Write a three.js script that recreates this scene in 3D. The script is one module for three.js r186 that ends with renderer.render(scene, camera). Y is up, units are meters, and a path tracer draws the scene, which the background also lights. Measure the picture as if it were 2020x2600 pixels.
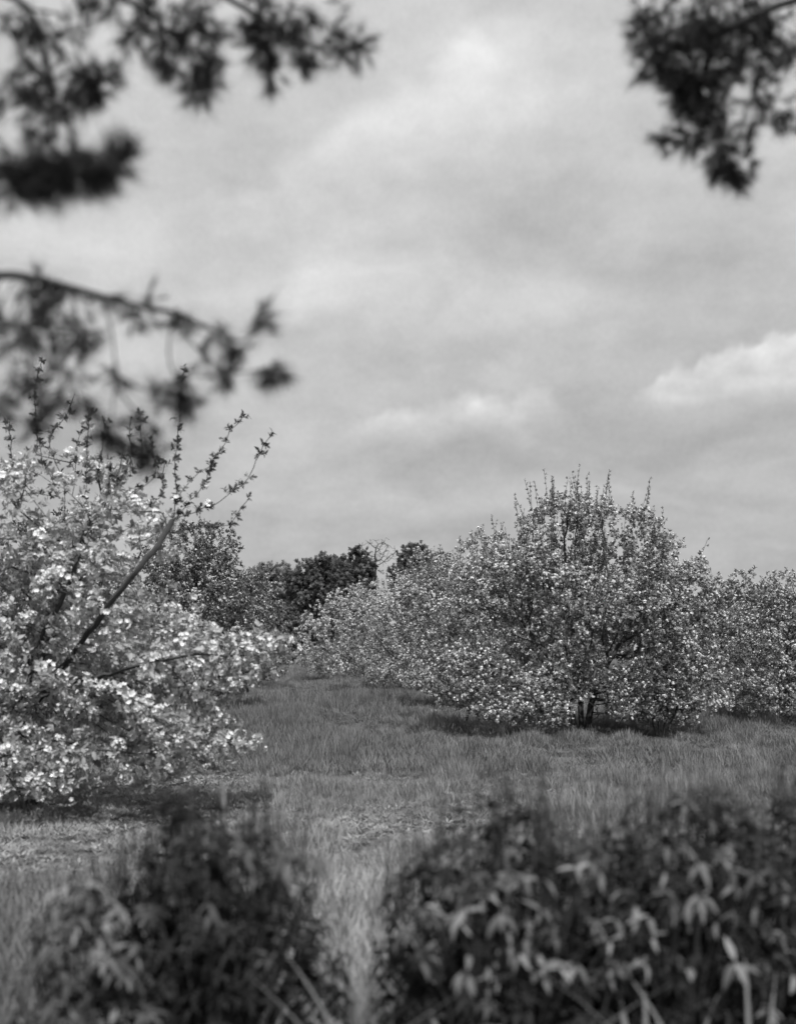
import * as THREE from 'three';
import { mergeGeometries } from 'three/addons/utils/BufferGeometryUtils.js';
import { ImprovedNoise } from 'three/addons/math/ImprovedNoise.js';

// ------------------------------------------------------------------ camera, sky, sun, exposure
const scene = new THREE.Scene();
const EYE = 1.6, F = 2520, CX = 848.5, HY = 1390;          // eye height (m), lens and horizon measured on the photograph
const camera = new THREE.PerspectiveCamera(2 * Math.atan(512 / 1181) * 180 / Math.PI, 795 / 1024, 0.05, 6000);
camera.position.set(0, EYE, 0);
camera.lookAt(0, EYE, -1);
camera.setViewOffset(795, 1024, 0, -139, 795, 1024);       // rising front of a view camera
camera.focus = 26;
camera.userData.fStop = 1.5;
const renderer = new THREE.WebGLRenderer({ antialias: true });
renderer.setSize(795, 1024);
renderer.toneMapping = THREE.LinearToneMapping;
renderer.toneMappingExposure = 1;
renderer.shadowMap.enabled = true;
renderer.shadowMap.type = THREE.PCFSoftShadowMap;

const SUN = new THREE.Vector3(0.12, 0.80, 0.52).normalize();
const sun = new THREE.DirectionalLight(0xffffff, 4.3);
sun.name = 'sun';
sun.position.copy(SUN).multiplyScalar(80).add(new THREE.Vector3(0, 0, -25));
sun.target.position.set(0, 0, -25);
sun.castShadow = true;
sun.shadow.radius = 2.5;
sun.shadow.mapSize.set(4096, 4096);
Object.assign(sun.shadow.camera, { left: -40, right: 40, top: 40, bottom: -40, near: 1, far: 200 });
scene.add(sun, sun.target);

const noise = new ImprovedNoise();
const n3 = (x, y, z) => noise.noise(x, y, z);
function fbm(x, y, z, oct) {
  let s = 0, a = 0.5, f = 1;
  for (let i = 0; i < oct; i++) { s += a * n3(x * f, y * f, z * f); a *= 0.5; f *= 2.03; }
  return s;
}
const smooth = THREE.MathUtils.smoothstep, clamp = THREE.MathUtils.clamp, lerp = THREE.MathUtils.lerp;
function rngOf(seed) { let a = (seed * 2654435761) >>> 0; return () => { a = (a + 0x6d2b79f5) | 0; let t = Math.imul(a ^ (a >>> 15), 1 | a); t = (t + Math.imul(t ^ (t >>> 7), 61 | t)) ^ t; return ((t ^ (t >>> 14)) >>> 0) / 4294967296; }; }

{ // cloudy grey sky: a veil of soft layers with a few cumulus banks
  const W = 4096, H = 2048, data = new Float32Array(W * H * 4);
  const lin = (v) => (v <= 0.04045 ? v / 12.92 : ((v + 0.055) / 1.055) ** 2.4);
  const ang = (dx, dy) => { const x = (dx - CX) / F, y = (HY - dy) / F; return [Math.atan(x), Math.atan(y / Math.hypot(x, 1))]; };
  // soft patches: centre, half-width, half-height, tilt, brightness step
  const soft = [
    [1050, 190, 430, 150, 0.16, .045], [430, 380, 210, 200, -0.4, -.035], [120, 500, 210, 95, 0.1, .085], [1250, 430, 420, 110, 0.05, -.045],
    [680, 640, 260, 75, 0.12, .055], [1180, 620, 420, 50, 0.05, .015], [600, 900, 260, 90, 0, .03], [1100, 985, 420, 45, 0.02, -.045],
    [1580, 905, 200, 40, 0.0, -.06], [860, 1120, 320, 26, 0.1, .02], [1280, 1060, 170, 26, 0, .03], [1300, 1160, 420, 40, 0, -.01], [960, 740, 400, 35, 0, -.03],
    [250, 150, 300, 120, 0.2, .03], [1560, 520, 260, 60, 0.1, -.02], [200, 720, 260, 70, 0.1, .045],
  ].map(([x, y, w, h, t, a]) => { const [az, el] = ang(x, y); return { az, el, w: w / F, h: h / F, c: Math.cos(t), s: Math.sin(t), a }; });
  // cumulus banks: bumpy lit tops, flat soft bases
  const banks = [[1560, 800, 200, 108, .135, .16], [930, 885, 190, 66, .09, .22], [1085, 850, 95, 60, .075, .10], [900, 110, 330, 40, .02, .2], [-500, 900, 300, 100, .09, .1], [2300, 850, 320, 110, .09, .1]]
    .map(([x, y, w, h, a, t]) => { const [az, el] = ang(x, y); return { az, el, w: w / F, h: h / F, a, t }; });
  const EDGE = ang(800, 205);
  for (let r = 0; r < H; r++) {
    const el = ((r + 0.5) / H - 0.5) * Math.PI, sy = Math.sin(el), cy = Math.cos(el);
    for (let c = 0; c < W; c++) {
      const k = (r * W + c) * 4;
      let v;
      if ((c & 3) && el > -0.02) { const lon = ((c + 0.5) / W - 0.5) * 2 * Math.PI; if (el > 1.01 || Math.abs(Math.atan2(Math.cos(lon), -Math.sin(lon))) > 0.76) { data[k] = data[k - 4]; data[k + 1] = data[k - 3]; data[k + 2] = data[k - 2]; data[k + 3] = 1; continue; } }
      if (el < -0.02) v = 0.66;
      else {
        const lon = ((c + 0.5) / W - 0.5) * 2 * Math.PI, az = Math.atan2(Math.cos(lon), -Math.sin(lon));
        const x = Math.cos(lon) * cy, z = Math.sin(lon) * cy;
        const near = Math.abs(az) < 0.75 && el < 1.0;
        v = 0.725 + 0.075 * smooth(el, 0.05, 0.5);
        const q = 1 / (sy + 0.22), px = x * q * 2.2, pz = z * q * 2.2;
        const w1 = fbm(px * 1.3 + 7, 1.7, pz * 1.3, 3) * 0.9;
        v += 0.10 * fbm(px + w1, 3.1, pz * 1.4 + w1, near ? 6 : 4) + 0.055 * fbm(x * 9 + w1 * 0.4, sy * 18 + 5, z * 9, near ? 6 : 3);
        if (near) {
          const wa = 0.035 * fbm(az * 9, el * 14, 2.2, 4), we = 0.022 * fbm(az * 9 + 31, el * 14, 8.2, 4);
          for (const b of soft) {
            const ux = az + wa * 1.6 - b.az, uy = el + we * 1.6 - b.el, d2 = ((ux * b.c + uy * b.s) / b.w) ** 2 + ((-ux * b.s + uy * b.c) / b.h) ** 2;
            if (d2 < 7) v += b.a * Math.exp(-d2 * 1.1);
          }
          for (const b of banks) {
            const ux = (az + wa * 0.5 - b.az) / b.w;
            if (Math.abs(ux) > 1.6) continue;
            const bump = 0.42 * fbm(az * 38 + b.w * 90, 4.4, 1.3, 5) + 0.22 * fbm(az * 26, el * 40, 6.1, 5);
            const top = b.el + b.h * (0.9 * Math.sqrt(Math.max(0, 1 - ux * ux * 0.8)) + bump * 1.4 - 0.35 + b.t * ux * 2);
            const edge = smooth(top - el, -0.001, 0.010 + 0.012 * Math.max(0, n3(az * 20, el * 20, 5.5))), base = smooth(el, b.el - b.h * 1.25, b.el + b.h * 0.45), side = 1 - smooth(Math.abs(ux), 0.7, 1.25);
            v += b.a * edge * base * side * (1 + 1.1 * fbm(az * 34, el * 48, 3.3, 5));
          }
          { // a bright sheet whose ragged upper-left edge runs up to the right
            const [a0, e0] = EDGE, nx = 0.44, ny = -0.9, dd = (az - a0 + wa * 1.3) * nx + (el - e0 + we * 1.6) * ny, al = (az - a0) * 0.9 + (el - e0) * 0.44;
            v += 0.085 * smooth(dd, -0.004, 0.016) * Math.exp(-Math.max(0, dd) * 9) * (1 - smooth(Math.abs(al), 0.08, 0.2));
          }
          v += 0.046 * fbm(az * 34, el * 52, 9.3, 5) + 0.014 * n3(az * 260, el * 260, 1.1) + 0.010 * n3(az * 620, el * 620, 4.1);
        } else {
          v += 0.03 * fbm(x * 5 + 11, sy * 9, z * 5, 4);
        }
      }
      const l = lin(clamp(v, 0.6, 0.94));
      data[k] = data[k + 1] = data[k + 2] = l; data[k + 3] = 1;
    }
  }
  const t = new THREE.DataTexture(data, W, H, THREE.RGBAFormat, THREE.FloatType);
  t.mapping = THREE.EquirectangularReflectionMapping;
  t.magFilter = THREE.LinearFilter; t.needsUpdate = true;
  scene.background = t; scene.environment = t;
}

// ------------------------------------------------------------------ helpers
const V = (x, y, z) => new THREE.Vector3(x, y, z), UP = V(0, 1, 0);
const at = (dx, dy, d) => V((dx - CX) / F * d, EYE - (dy - HY) / F * d, -d);
const atX = (dx, d) => (dx - CX) / F * d;
const used = new Map();
function numbered(name) { const n = used.get(name) ?? 0; used.set(name, n + 1); return n ? name + '_' + String(n).padStart(3, '0') : name; }
function thing(name, label, category, pos, group) {
  const o = new THREE.Group(); o.name = numbered(name); o.position.copy(pos);
  o.userData = { label, category }; if (group) o.userData.group = group;
  scene.add(o); return o;
}
function part(parent, name, geo, mat, stuff) {
  const m = new THREE.Mesh(geo, mat); m.name = name; m.castShadow = m.receiveShadow = true;
  if (stuff) m.userData.kind = 'stuff';
  parent.add(m); return m;
}
const _m = new THREE.Matrix4(), _q = new THREE.Quaternion(), _q2 = new THREE.Quaternion(), _s = V(1, 1, 1), _c = new THREE.Color();
function inst(parent, name, geo, mat, list, stuff = true) {   // list of { p, q, s, c }
  const m = new THREE.InstancedMesh(geo, mat, list.length); m.name = name; m.castShadow = m.receiveShadow = true;
  list.forEach((e, i) => {
    _s.set(e.s, e.sy ?? e.s, e.s); m.setMatrixAt(i, _m.compose(e.p, e.q, _s));
    _c.setRGB(e.c, e.c, e.c); m.setColorAt(i, _c);
  });
  if (stuff) m.userData.kind = 'stuff';
  parent.add(m); return m;
}
function aim(dir, roll) { return new THREE.Quaternion().setFromUnitVectors(UP, dir).multiply(_q2.setFromAxisAngle(UP, roll)); }
function spread(r, k = 1) { const u = r() * 2 - 1, a = r() * Math.PI * 2, s = Math.sqrt(1 - u * u); return V(s * Math.cos(a) * k, u * k, s * Math.sin(a) * k); }

class Geo {
  constructor() { this.p = []; this.i = []; this.uv = []; }
  v(a, u = 0, w = 0) { this.p.push(a.x, a.y, a.z); this.uv.push(u, w); return this.p.length / 3 - 1; }
  f(...k) { this.i.push(...k); }
  done() {
    const g = new THREE.BufferGeometry();
    g.setAttribute('position', new THREE.Float32BufferAttribute(this.p, 3));
    g.setAttribute('uv', new THREE.Float32BufferAttribute(this.uv, 2));
    g.setIndex(this.i); g.computeVertexNormals(); return g;
  }
  // a leaf: from a along dir, face normal up, length L, width w, folded on the midrib and curling down at the tip
  leaf(a, dir, nrm, L, w, segs = 2, droop = 0.25, fold = 0.3) {
    const side = V().crossVectors(dir, nrm).normalize(), up = V().crossVectors(side, dir).normalize();
    let prev = null;
    for (let k = 0; k <= segs; k++) {
      const t = k / segs, ww = w * Math.pow(Math.sin(Math.PI * clamp(t * 0.92 + 0.05, 0, 1)), 0.9) * 0.5 * (1.1 - 0.25 * t);
      const c = a.clone().addScaledVector(dir, L * t).addScaledVector(up, -droop * L * t * t);
      const m = this.v(c, 0.5, t), l = this.v(c.clone().addScaledVector(side, ww).addScaledVector(up, ww * fold), 0, t), r = this.v(c.clone().addScaledVector(side, -ww).addScaledVector(up, ww * fold), 1, t);
      if (prev) this.f(prev[0], m, l, prev[0], l, prev[1], prev[0], prev[2], r, prev[0], r, m);
      prev = [m, l, r];
    }
  }
  // cheap leaf: two triangles either side of the rib
  chip(a, dir, nrm, L, w, fold = 0.3) {
    const side = V().crossVectors(dir, nrm).normalize(), up = V().crossVectors(side, dir).normalize();
    const c = a.clone().addScaledVector(dir, L * 0.5);
    const b = this.v(a), e = this.v(a.clone().addScaledVector(dir, L).addScaledVector(up, -L * 0.15));
    const l = this.v(c.clone().addScaledVector(side, w / 2).addScaledVector(up, w * fold * 0.5)), r = this.v(c.clone().addScaledVector(side, -w / 2).addScaledVector(up, w * fold * 0.5));
    this.f(b, e, l, b, r, e);
  }
  blade(a, dir, bend, L, w, segs = 3) {
    const side = V().crossVectors(dir, bend).normalize(); let prev = null;
    for (let k = 0; k <= segs; k++) {
      const t = k / segs, ww = w * 0.5 * (1 - t * t * 0.92), c = a.clone().addScaledVector(dir, L * t * (1 - 0.12 * t)).addScaledVector(bend, L * t * t * 0.55);
      const l = this.v(c.clone().addScaledVector(side, ww), 0, t), r = this.v(c.clone().addScaledVector(side, -ww), 1, t);
      if (prev) this.f(prev[0], prev[1], r, prev[0], r, l);
      prev = [l, r];
    }
  }
  tube(pts, rad, sides) {
    const n = pts.length; let prev = null, ref = Math.abs(pts[1].y - pts[0].y) > 0.8 * pts[1].distanceTo(pts[0]) ? V(1, 0, 0) : V(0, 1, 0), len = 0;
    for (let k = 0; k < n; k++) {
      const d = pts[Math.min(k + 1, n - 1)].clone().sub(pts[Math.max(k - 1, 0)]).normalize();
      const u = V().crossVectors(d, ref).normalize(), w = V().crossVectors(u, d).normalize(); ref = w.clone();
      if (k) len += pts[k].distanceTo(pts[k - 1]);
      const ring = [];
      for (let s = 0; s <= sides; s++) {
        const a = s / sides * Math.PI * 2;
        ring.push(this.v(pts[k].clone().addScaledVector(u, Math.cos(a) * rad[k]).addScaledVector(w, Math.sin(a) * rad[k]), s / sides, len * 3));
      }
      if (prev) for (let s = 0; s < sides; s++) this.f(prev[s], ring[s], ring[s + 1], prev[s], ring[s + 1], prev[s + 1]);
      prev = ring;
    }
    const tip = this.v(pts[n - 1]); for (let s = 0; s < sides; s++) this.f(prev[s], tip, prev[s + 1]);
  }
}

// ------------------------------------------------------------------ materials (a black-and-white photograph: neutral tones)
function grainTexture(size, seed, lo, hi, fx, fy, oct = 5, rep = true) {
  const d = new Uint8Array(size * size * 4), T = Math.PI * 2;
  for (let y = 0; y < size; y++) for (let x = 0; x < size; x++) {
    const a = x / size * T, b = y / size * T;
    const v = 0.5 + 0.95 * fbm(Math.cos(a) * fx + seed, Math.sin(a) * fx + Math.cos(b) * fy, Math.sin(b) * fy + seed * 0.37, oct);
    const g = Math.round(255 * Math.pow(clamp(lerp(lo, hi, v), 0, 1), 1 / 2.2)), k = (y * size + x) * 4;
    d[k] = d[k + 1] = d[k + 2] = g; d[k + 3] = 255;
  }
  const t = new THREE.DataTexture(d, size, size); t.colorSpace = THREE.SRGBColorSpace; t.wrapS = t.wrapT = THREE.RepeatWrapping; t.magFilter = THREE.LinearFilter; t.needsUpdate = true;
  return t;
}
const leafMat = (name, v, tr = 0.35, rough = 0.6, spec = 0.4) => { const m = new THREE.MeshPhysicalMaterial({ roughness: rough, side: THREE.DoubleSide, transmission: tr, thickness: 0, specularIntensity: spec }); m.name = name; m.color.setRGB(v, v, v); return m; };
const M = {
  leaf: leafMat('spring leaf', 1, 0.3, 0.75), petal: leafMat('petal', 1, 0.25, 0.9), grass: leafMat('grass blade', 1, 0.3, 0.75), dark: leafMat('dark glossy leaf', 1, 0.1, 0.7, 0.06),
  needle: leafMat('needle', 1, 0.05, 0.8, 0.15), far: leafMat('far leaf', 1, 0.45, 0.9), stalk: leafMat('dry stalk', 0.36, 0.0, 0.85),
};
const barkMap = grainTexture(256, 3, 0.018, 0.075, 3, 1.2);
M.bark = new THREE.MeshStandardMaterial({ map: barkMap, bumpMap: barkMap, bumpScale: 0.01, roughness: 0.95 }); M.bark.name = 'bark';
M.twig = new THREE.MeshStandardMaterial({ roughness: 0.9 }); M.twig.color.setRGB(0.05, 0.05, 0.05); M.twig.name = 'twig bark';

// ------------------------------------------------------------------ ground: one sheet to the horizon
const bumps = (x, z) => (0.05 * n3(x * 0.22, 2.2, z * 0.22) + 0.03 * n3(x * 0.7, 5.2, z * 0.7)) * smooth(Math.hypot(x, z), 1, 4) * (1 - smooth(Math.hypot(x, z), 90, 160));
{
  const g = new Geo(), rings = [0, 1, 2, 3, 4, 5, 6];
  for (let r = 7; r < 4500; r *= r < 160 ? 1.055 : 1.35) rings.push(r);
  const S = 128; let prev = null;
  for (const r of rings) {
    const ring = [];
    for (let s = 0; s <= S; s++) { const a = s / S * Math.PI * 2, x = Math.cos(a) * r, z = Math.sin(a) * r; ring.push(g.v(V(x, bumps(x, z), z), x / 6, z / 6)); }
    if (prev) for (let s = 0; s < S; s++) g.f(prev[s], ring[s + 1], ring[s], prev[s], prev[s + 1], ring[s + 1]);
    prev = ring;
  }
  const t = grainTexture(1024, 11, 0.03, 0.13, 5, 5, 7);
  const m = new THREE.MeshStandardMaterial({ map: t, bumpMap: t, bumpScale: 0.04, roughness: 1 }); m.name = 'earth and thatch';
  const o = new THREE.Mesh(g.done(), m); o.name = 'ground'; o.receiveShadow = true; o.userData = { kind: 'structure', label: 'grassy orchard ground running back to the distant trees', category: 'ground' };
  scene.add(o);
}

// ------------------------------------------------------------------ foliage pieces
const R0 = rngOf(5);
function sprigGeo(seed, n, L, w, len, chips) {
  const r = rngOf(seed), g = new Geo();
  for (let k = 0; k < n; k++) {
    const t = k / n, a = k * 2.4 + r(), dir = V(Math.cos(a), 0.55 + r() * 0.8, Math.sin(a)).normalize(), base = V(0, len * t, 0);
    const nrm = V(-dir.x * dir.y, 1, -dir.z * dir.y).add(spread(r, 0.5)).normalize(), k2 = 0.7 + r() * 0.6;
    if (chips) g.chip(base, dir, nrm, L * k2, w * k2); else g.leaf(base, dir, nrm, L * k2, w * k2, 2);
  }
  return g.done();
}
function clusterGeo(seed, n, rad, fl, cheap) {   // an umbel of five-petalled flowers
  const r = rngOf(seed), g = new Geo();
  for (let k = 0; k < n; k++) {
    const d = spread(r); d.y = Math.abs(d.y) * 0.9 + 0.05; d.normalize();
    const c = d.clone().multiplyScalar(rad * (0.6 + 0.4 * r())), u = V().crossVectors(d, Math.abs(d.y) < 0.9 ? UP : V(1, 0, 0)).normalize(), w = V().crossVectors(d, u), ro = r() * 6;
    for (let p = 0; p < 5; p++) {
      const a = ro + p / 5 * Math.PI * 2, out = u.clone().multiplyScalar(Math.cos(a)).addScaledVector(w, Math.sin(a)).addScaledVector(d, 0.45).normalize();
      if (cheap) g.chip(c, out, d, fl, fl * 0.95, 0.2); else g.leaf(c, out, d, fl, fl * 0.95, 2, -0.15, 0.25);
    }
  }
  return g.done();
}
const SPRIG = [0, 1, 2].map((k) => sprigGeo(20 + k, 6, 0.062, 0.036, 0.06, true));
const SPRIGN = [0, 1, 2].map((k) => sprigGeo(30 + k, 6, 0.058, 0.033, 0.06, false));
const CLUST = [0, 1, 2].map((k) => clusterGeo(40 + k, 6, 0.028, 0.019, true));
const CLUSTN = [0, 1, 2, 3].map((k) => clusterGeo(50 + k, 7, 0.034, 0.021, false));

// ------------------------------------------------------------------ trees: limbs grown towards points in the crown
function grow({ nodes, pts, step, kill, bias = 0, max = 9000, wob = 0.5 }) {
  const near = pts.map((p) => { let b = 0, d = 1e9; nodes.forEach((n, i) => { const e = n.p.distanceToSquared(p); if (e < d) { d = e; b = i; } }); return { p, b, d }; });
  let live = near;
  for (let it = 0; it < 300 && live.length && nodes.length < max; it++) {
    const pull = new Map();
    for (const a of live) { let v = pull.get(a.b); if (!v) pull.set(a.b, v = V(0, 0, 0)); v.add(_s.copy(a.p).sub(nodes[a.b].p).normalize()); }
    const from = nodes.length;
    for (const [i, v] of pull) {
      if (v.lengthSq() < 1e-4) v.set(0.1, 1, 0);
      v.normalize(); v.y += bias; v.x += (n3(i * 1.7, 0.3, 2) * wob); v.z += (n3(i * 1.3, 7.3, 2) * wob); v.normalize();
      const p = nodes[i].p.clone().addScaledVector(v, step);
      if (nodes[i].kids && nodes[i].kids.some((k) => nodes[k].p.distanceToSquared(p) < step * step * 0.06)) { nodes[i].stuck = (nodes[i].stuck ?? 0) + 1; continue; }
      nodes.push({ p, up: i }); (nodes[i].kids ??= []).push(nodes.length - 1);
    }
    if (nodes.length === from) break;
    for (const a of live) for (let k = from; k < nodes.length; k++) { const e = nodes[k].p.distanceToSquared(a.p); if (e < a.d) { a.d = e; a.b = k; } }
    live = live.filter((a) => a.d > kill * kill && !(nodes[a.b].stuck > 3));
  }
  return nodes;
}
function thicken(nodes, tip, pow) {
  const acc = new Float64Array(nodes.length);
  for (let i = nodes.length - 1; i >= 0; i--) { const n = nodes[i]; n.r = acc[i] ? Math.pow(acc[i], 1 / pow) : (n.tip ?? tip); if (n.up >= 0) acc[n.up] += Math.pow(n.r, pow); }
}
function chains(nodes) {   // each: list of node numbers, first one the fork it leaves
  const kids = nodes.map(() => []); nodes.forEach((n, i) => { if (n.up >= 0) kids[n.up].push(i); });
  const out = [], todo = []; nodes.forEach((n, i) => { if (n.up < 0) todo.push([i]); });
  while (todo.length) {
    const c = todo.shift(); let i = c[c.length - 1];
    while (kids[i].length) { const k = kids[i].slice().sort((a, b) => nodes[b].r - nodes[a].r); for (const s of k.slice(1)) todo.push([i, s]); i = k[0]; c.push(i); }
    out.push(c);
  }
  return out;
}
function buildWood(o, nodes, origin, { limbR, minR = 0, maxLimbs = 14, trunks = 1 }) {
  const list = chains(nodes), small = new Geo(); let limbs = 0;
  list.forEach((c, n) => {
    if (c.length < 2) return;
    const own = c.map((i) => nodes[i].r), r0 = own[1] ?? own[0];
    if (r0 < minR) return;
    const pts = c.map((i) => nodes[i].p.clone().sub(origin)), rad = own.slice(); if (n >= trunks) rad[0] = Math.min(rad[0], rad[1] * 1.1);
    const sides = r0 > 0.05 ? 8 : r0 > 0.015 ? 6 : r0 > 0.006 ? 4 : 3;
    if (n < trunks) { rad[0] *= 1.35; const g = new Geo(); g.tube(pts, rad, 9); part(o, 'trunk', g.done(), M.bark); }
    else if (r0 > limbR && limbs < maxLimbs) { limbs++; const g = new Geo(); g.tube(pts, rad, sides); part(o, 'limb', g.done(), M.bark); }
    else small.tube(pts, rad, sides);
  });
  if (small.i.length) part(o, 'twigs', small.done(), M.twig, true);
}
function crownPoints(r, n, lobes, lump, seed) {   // lobes: [cx, cy, cz, rx, ry, rz, weight]
  const tot = lobes.reduce((s, l) => s + l[6], 0), out = []; let guard = 0;
  while (out.length < n && guard++ < n * 30) {
    let w = r() * tot, l = lobes[0]; for (const k of lobes) { if ((w -= k[6]) < 0) { l = k; break; } l = k; }
    const d = spread(r, Math.pow(r(), 0.42)), p = V(l[0] + d.x * l[3], l[1] + d.y * l[4], l[2] + d.z * l[5]);
    if (p.y < 0.22) continue;
    if (n3(p.x * lump[0] + seed, p.y * lump[0], p.z * lump[0]) < lump[1]) continue;
    out.push(p);
  }
  return out;
}
// base x and depth, height, radius; pieces sized for its distance
function appleTree(o) {
  const r = rngOf(o.seed), d = o.d, bx = atX(o.px, d), origin = V(bx, bumps(bx, -d), -d), h = o.h, R = o.R, rz = o.rz ?? R;
  const g = thing(o.name ?? 'apple_tree', o.label, 'tree', origin, 'apple trees of the orchard');
  const nodes = [];
  const stems = o.stems ?? [[0, 0, 0.25, 0.12]];     // lean x, lean z, height share, start radius
  for (const [lx, lz, hs, off] of stems) {
    const n = Math.max(3, Math.round(h * hs / o.step)); let prev = -1;
    for (let k = 0; k <= n; k++) {
      const t = k / n; nodes.push({ p: V(off + lx * t * h * hs + 0.05 * n3(k * 0.4, o.seed, 1), h * hs * t - (k ? 0 : 0.1), lz * t * h * hs + 0.05 * n3(k * 0.4, o.seed, 9)), up: prev });
      if (prev >= 0) (nodes[prev].kids ??= []).push(nodes.length - 1); prev = nodes.length - 1;
    }
  }
  const lobes = o.lobes ?? [[0, h * 0.50, 0, R, h * 0.44, rz, 6], [0, h * 0.30, 0, R * 1.02, h * 0.26, rz * 1.02, 3], [R * 0.15, h * 0.74, 0, R * 0.55, h * 0.22, rz * 0.55, 1.6]];
  const pts = crownPoints(r, o.n, lobes, o.lump ?? [0.9, -0.22], o.seed * 3.1);
  grow({ nodes, pts, step: o.step, kill: o.step * 1.1, bias: 0.02 });
  // upright shoots standing out of the top of the crown
  const top = nodes.map((n, i) => i).filter((i) => !nodes[i].kids && nodes[i].p.y > h * (o.shootFrom ?? 0.6));
  for (let k = 0; k < (o.shoots ?? 0); k++) {
    let i = top[Math.floor(r() * top.length)]; const c = nodes[i].p, dir = V(c.x / R * 0.35 + (r() - 0.5) * 0.3, 1, c.z / rz * 0.35 + (r() - 0.5) * 0.3).normalize(), L = (o.shootL ?? 0.5) * (0.4 + r() * 0.9), m = Math.max(3, Math.round(L / 0.09));
    for (let s = 0; s < m; s++) { nodes.push({ p: nodes[i].p.clone().addScaledVector(dir, L / m), up: i, shoot: 1, tip: 0.004 }); (nodes[i].kids ??= []).push(nodes.length - 1); i = nodes.length - 1; dir.add(spread(r, 0.08)).normalize(); }
  }
  thicken(nodes, o.tip ?? 0.004, o.pow ?? 2.5);
  buildWood(g, nodes, V(0, 0, 0), { limbR: o.limbR ?? 0.025, minR: o.minR ?? 0, trunks: stems.length, maxLimbs: o.maxLimbs ?? 10 });
  const leaves = [[], [], []], blos = [], mid = V(0, h * 0.45, 0);
  nodes.forEach((n) => {
    if (n.r > (o.leafR ?? 0.011) || n.p.y < 0.18) return;
    if (o.gap && Math.abs(n.p.x - o.gap[0]) < o.gap[1] && n.p.y < o.gap[2] && n.p.z > -0.4) return;   // an opening in front of the trunk
    const out = n.p.clone().sub(mid); out.x /= R; out.y /= h * 0.5; out.z /= rz; const edge = clamp(out.length(), 0, 1.2); out.normalize();
    const patch = n3(n.p.x * 1.1 + o.seed, n.p.y * 1.1, n.p.z * 1.1);
    const per = n.shoot ? 1 : o.per, m = Math.floor(per + r());
    for (let k = 0; k < m; k++) {
      const dir = out.clone().multiplyScalar(0.7).add(spread(r, 0.8)); dir.y += 0.45; dir.normalize();
      const p = n.p.clone().add(spread(r, n.shoot ? 0.015 : o.jit ?? 0.07));
      leaves[Math.floor(r() * 3)].push({ p, q: aim(dir, r() * 6), s: o.size * (n.shoot ? 0.75 : 0.7 + r() * 0.6), c: o.leaf * (0.7 + r() * 0.6 + patch * 0.35) });
      if (!n.shoot && r() < o.bloom * (0.45 + 0.75 * edge) * (1 + patch * 1.2)) {
        const bd = out.clone().add(spread(r, 0.6)); bd.y += 0.3; bd.normalize();
        blos.push({ p: p.clone().addScaledVector(bd, 0.05 * o.size), q: aim(bd, r() * 6), s: o.size * (o.bsize ?? 1) * (0.65 + r() * 0.6), c: o.white * (0.85 + r() * 0.3), e: edge });
      }
    }
  });
  leaves.forEach((l, k) => l.length && inst(g, 'leaves', (o.near ? SPRIGN : SPRIG)[k], o.mat ?? M.leaf, l));
  placeBlossom(g, blos, o.singles ?? 0, origin, o.near ? CLUSTN : CLUST);
  return g;
}
const petalTints = new Map();
function petalMat(c) { const k = Math.round(clamp(c, 0, 0.95) * 14); if (!petalTints.has(k)) petalTints.set(k, leafMat('petal', k / 14, 0.25, 0.9)); return petalTints.get(k); }
function placeBlossom(g, blos, singles, origin, geos) {
  if (!blos.length) return;
  const eye = V(0, EYE, 0).sub(origin);
  blos.sort((a, b) => a.p.distanceToSquared(eye) / a.s - b.p.distanceToSquared(eye) / b.s);
  blos.slice(0, singles).forEach((b, i) => { const m = part(g, 'blossom_cluster', geos[i % geos.length], petalMat(b.c)); m.position.copy(b.p); m.quaternion.copy(b.q); m.scale.setScalar(b.s); });
  const rest = blos.slice(singles);
  for (let k = 0; k < 3; k++) { const l = rest.filter((_, i) => i % 3 === k); if (l.length) inst(g, 'blossoms', geos[k], M.petal, l); }
}

const DOME = (h, R, z = R) => [[0, h * 0.46, 0, R, h * 0.42, z, 5], [0, h * 0.24, 0, R * 1.06, h * 0.21, z * 1.05, 4], [R * 0.12, h * 0.76, 0, R * 0.6, h * 0.235, z * 0.6, 2]];
appleTree({ seed: 2, px: 1236, d: 23, h: 4.75, R: 2.7, rz: 2.4, n: 6200, step: 0.125, per: 3.8, size: 0.82, bloom: 0.6, bsize: 1.2, leaf: 0.25, white: 0.8, shoots: 130, shootL: 0.55, shootFrom: 0.68, singles: 300,
  stems: [[-0.12, 0.05, 0.22, -0.12], [0.22, -0.05, 0.24, 0.12], [0.05, -0.25, 0.24, 0.02]], tip: 0.0042, limbR: 0.022, maxLimbs: 16, pow: 2.25,
  lobes: [[0.05, 2.3, 0, 2.8, 1.75, 2.3, 6], [-1.3, 1.1, 0.35, 1.95, 0.9, 1.9, 3.8], [0.15, 3.5, 0, 1.8, 1.05, 1.7, 2.6], [-0.1, 4.15, 0, 1.0, 0.5, 0.9, 1.0], [1.2, 1.15, 0.2, 1.75, 0.95, 1.9, 2.8], [1.6, 2.75, 0, 1.2, 0.7, 1.1, 1.4], [-1.6, 2.7, 0, 1.2, 0.7, 1.1, 1.5], [-0.9, 0.62, 1.5, 1.7, 0.38, 0.8, 1.6], [1.3, 0.62, 1.2, 1.4, 0.38, 0.8, 1.3]], lump: [0.95, -0.17], gap: [0, 0.36, 0.72],
  label: 'largest blossoming apple tree, right of the open grass, with dark forked trunk' });
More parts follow.
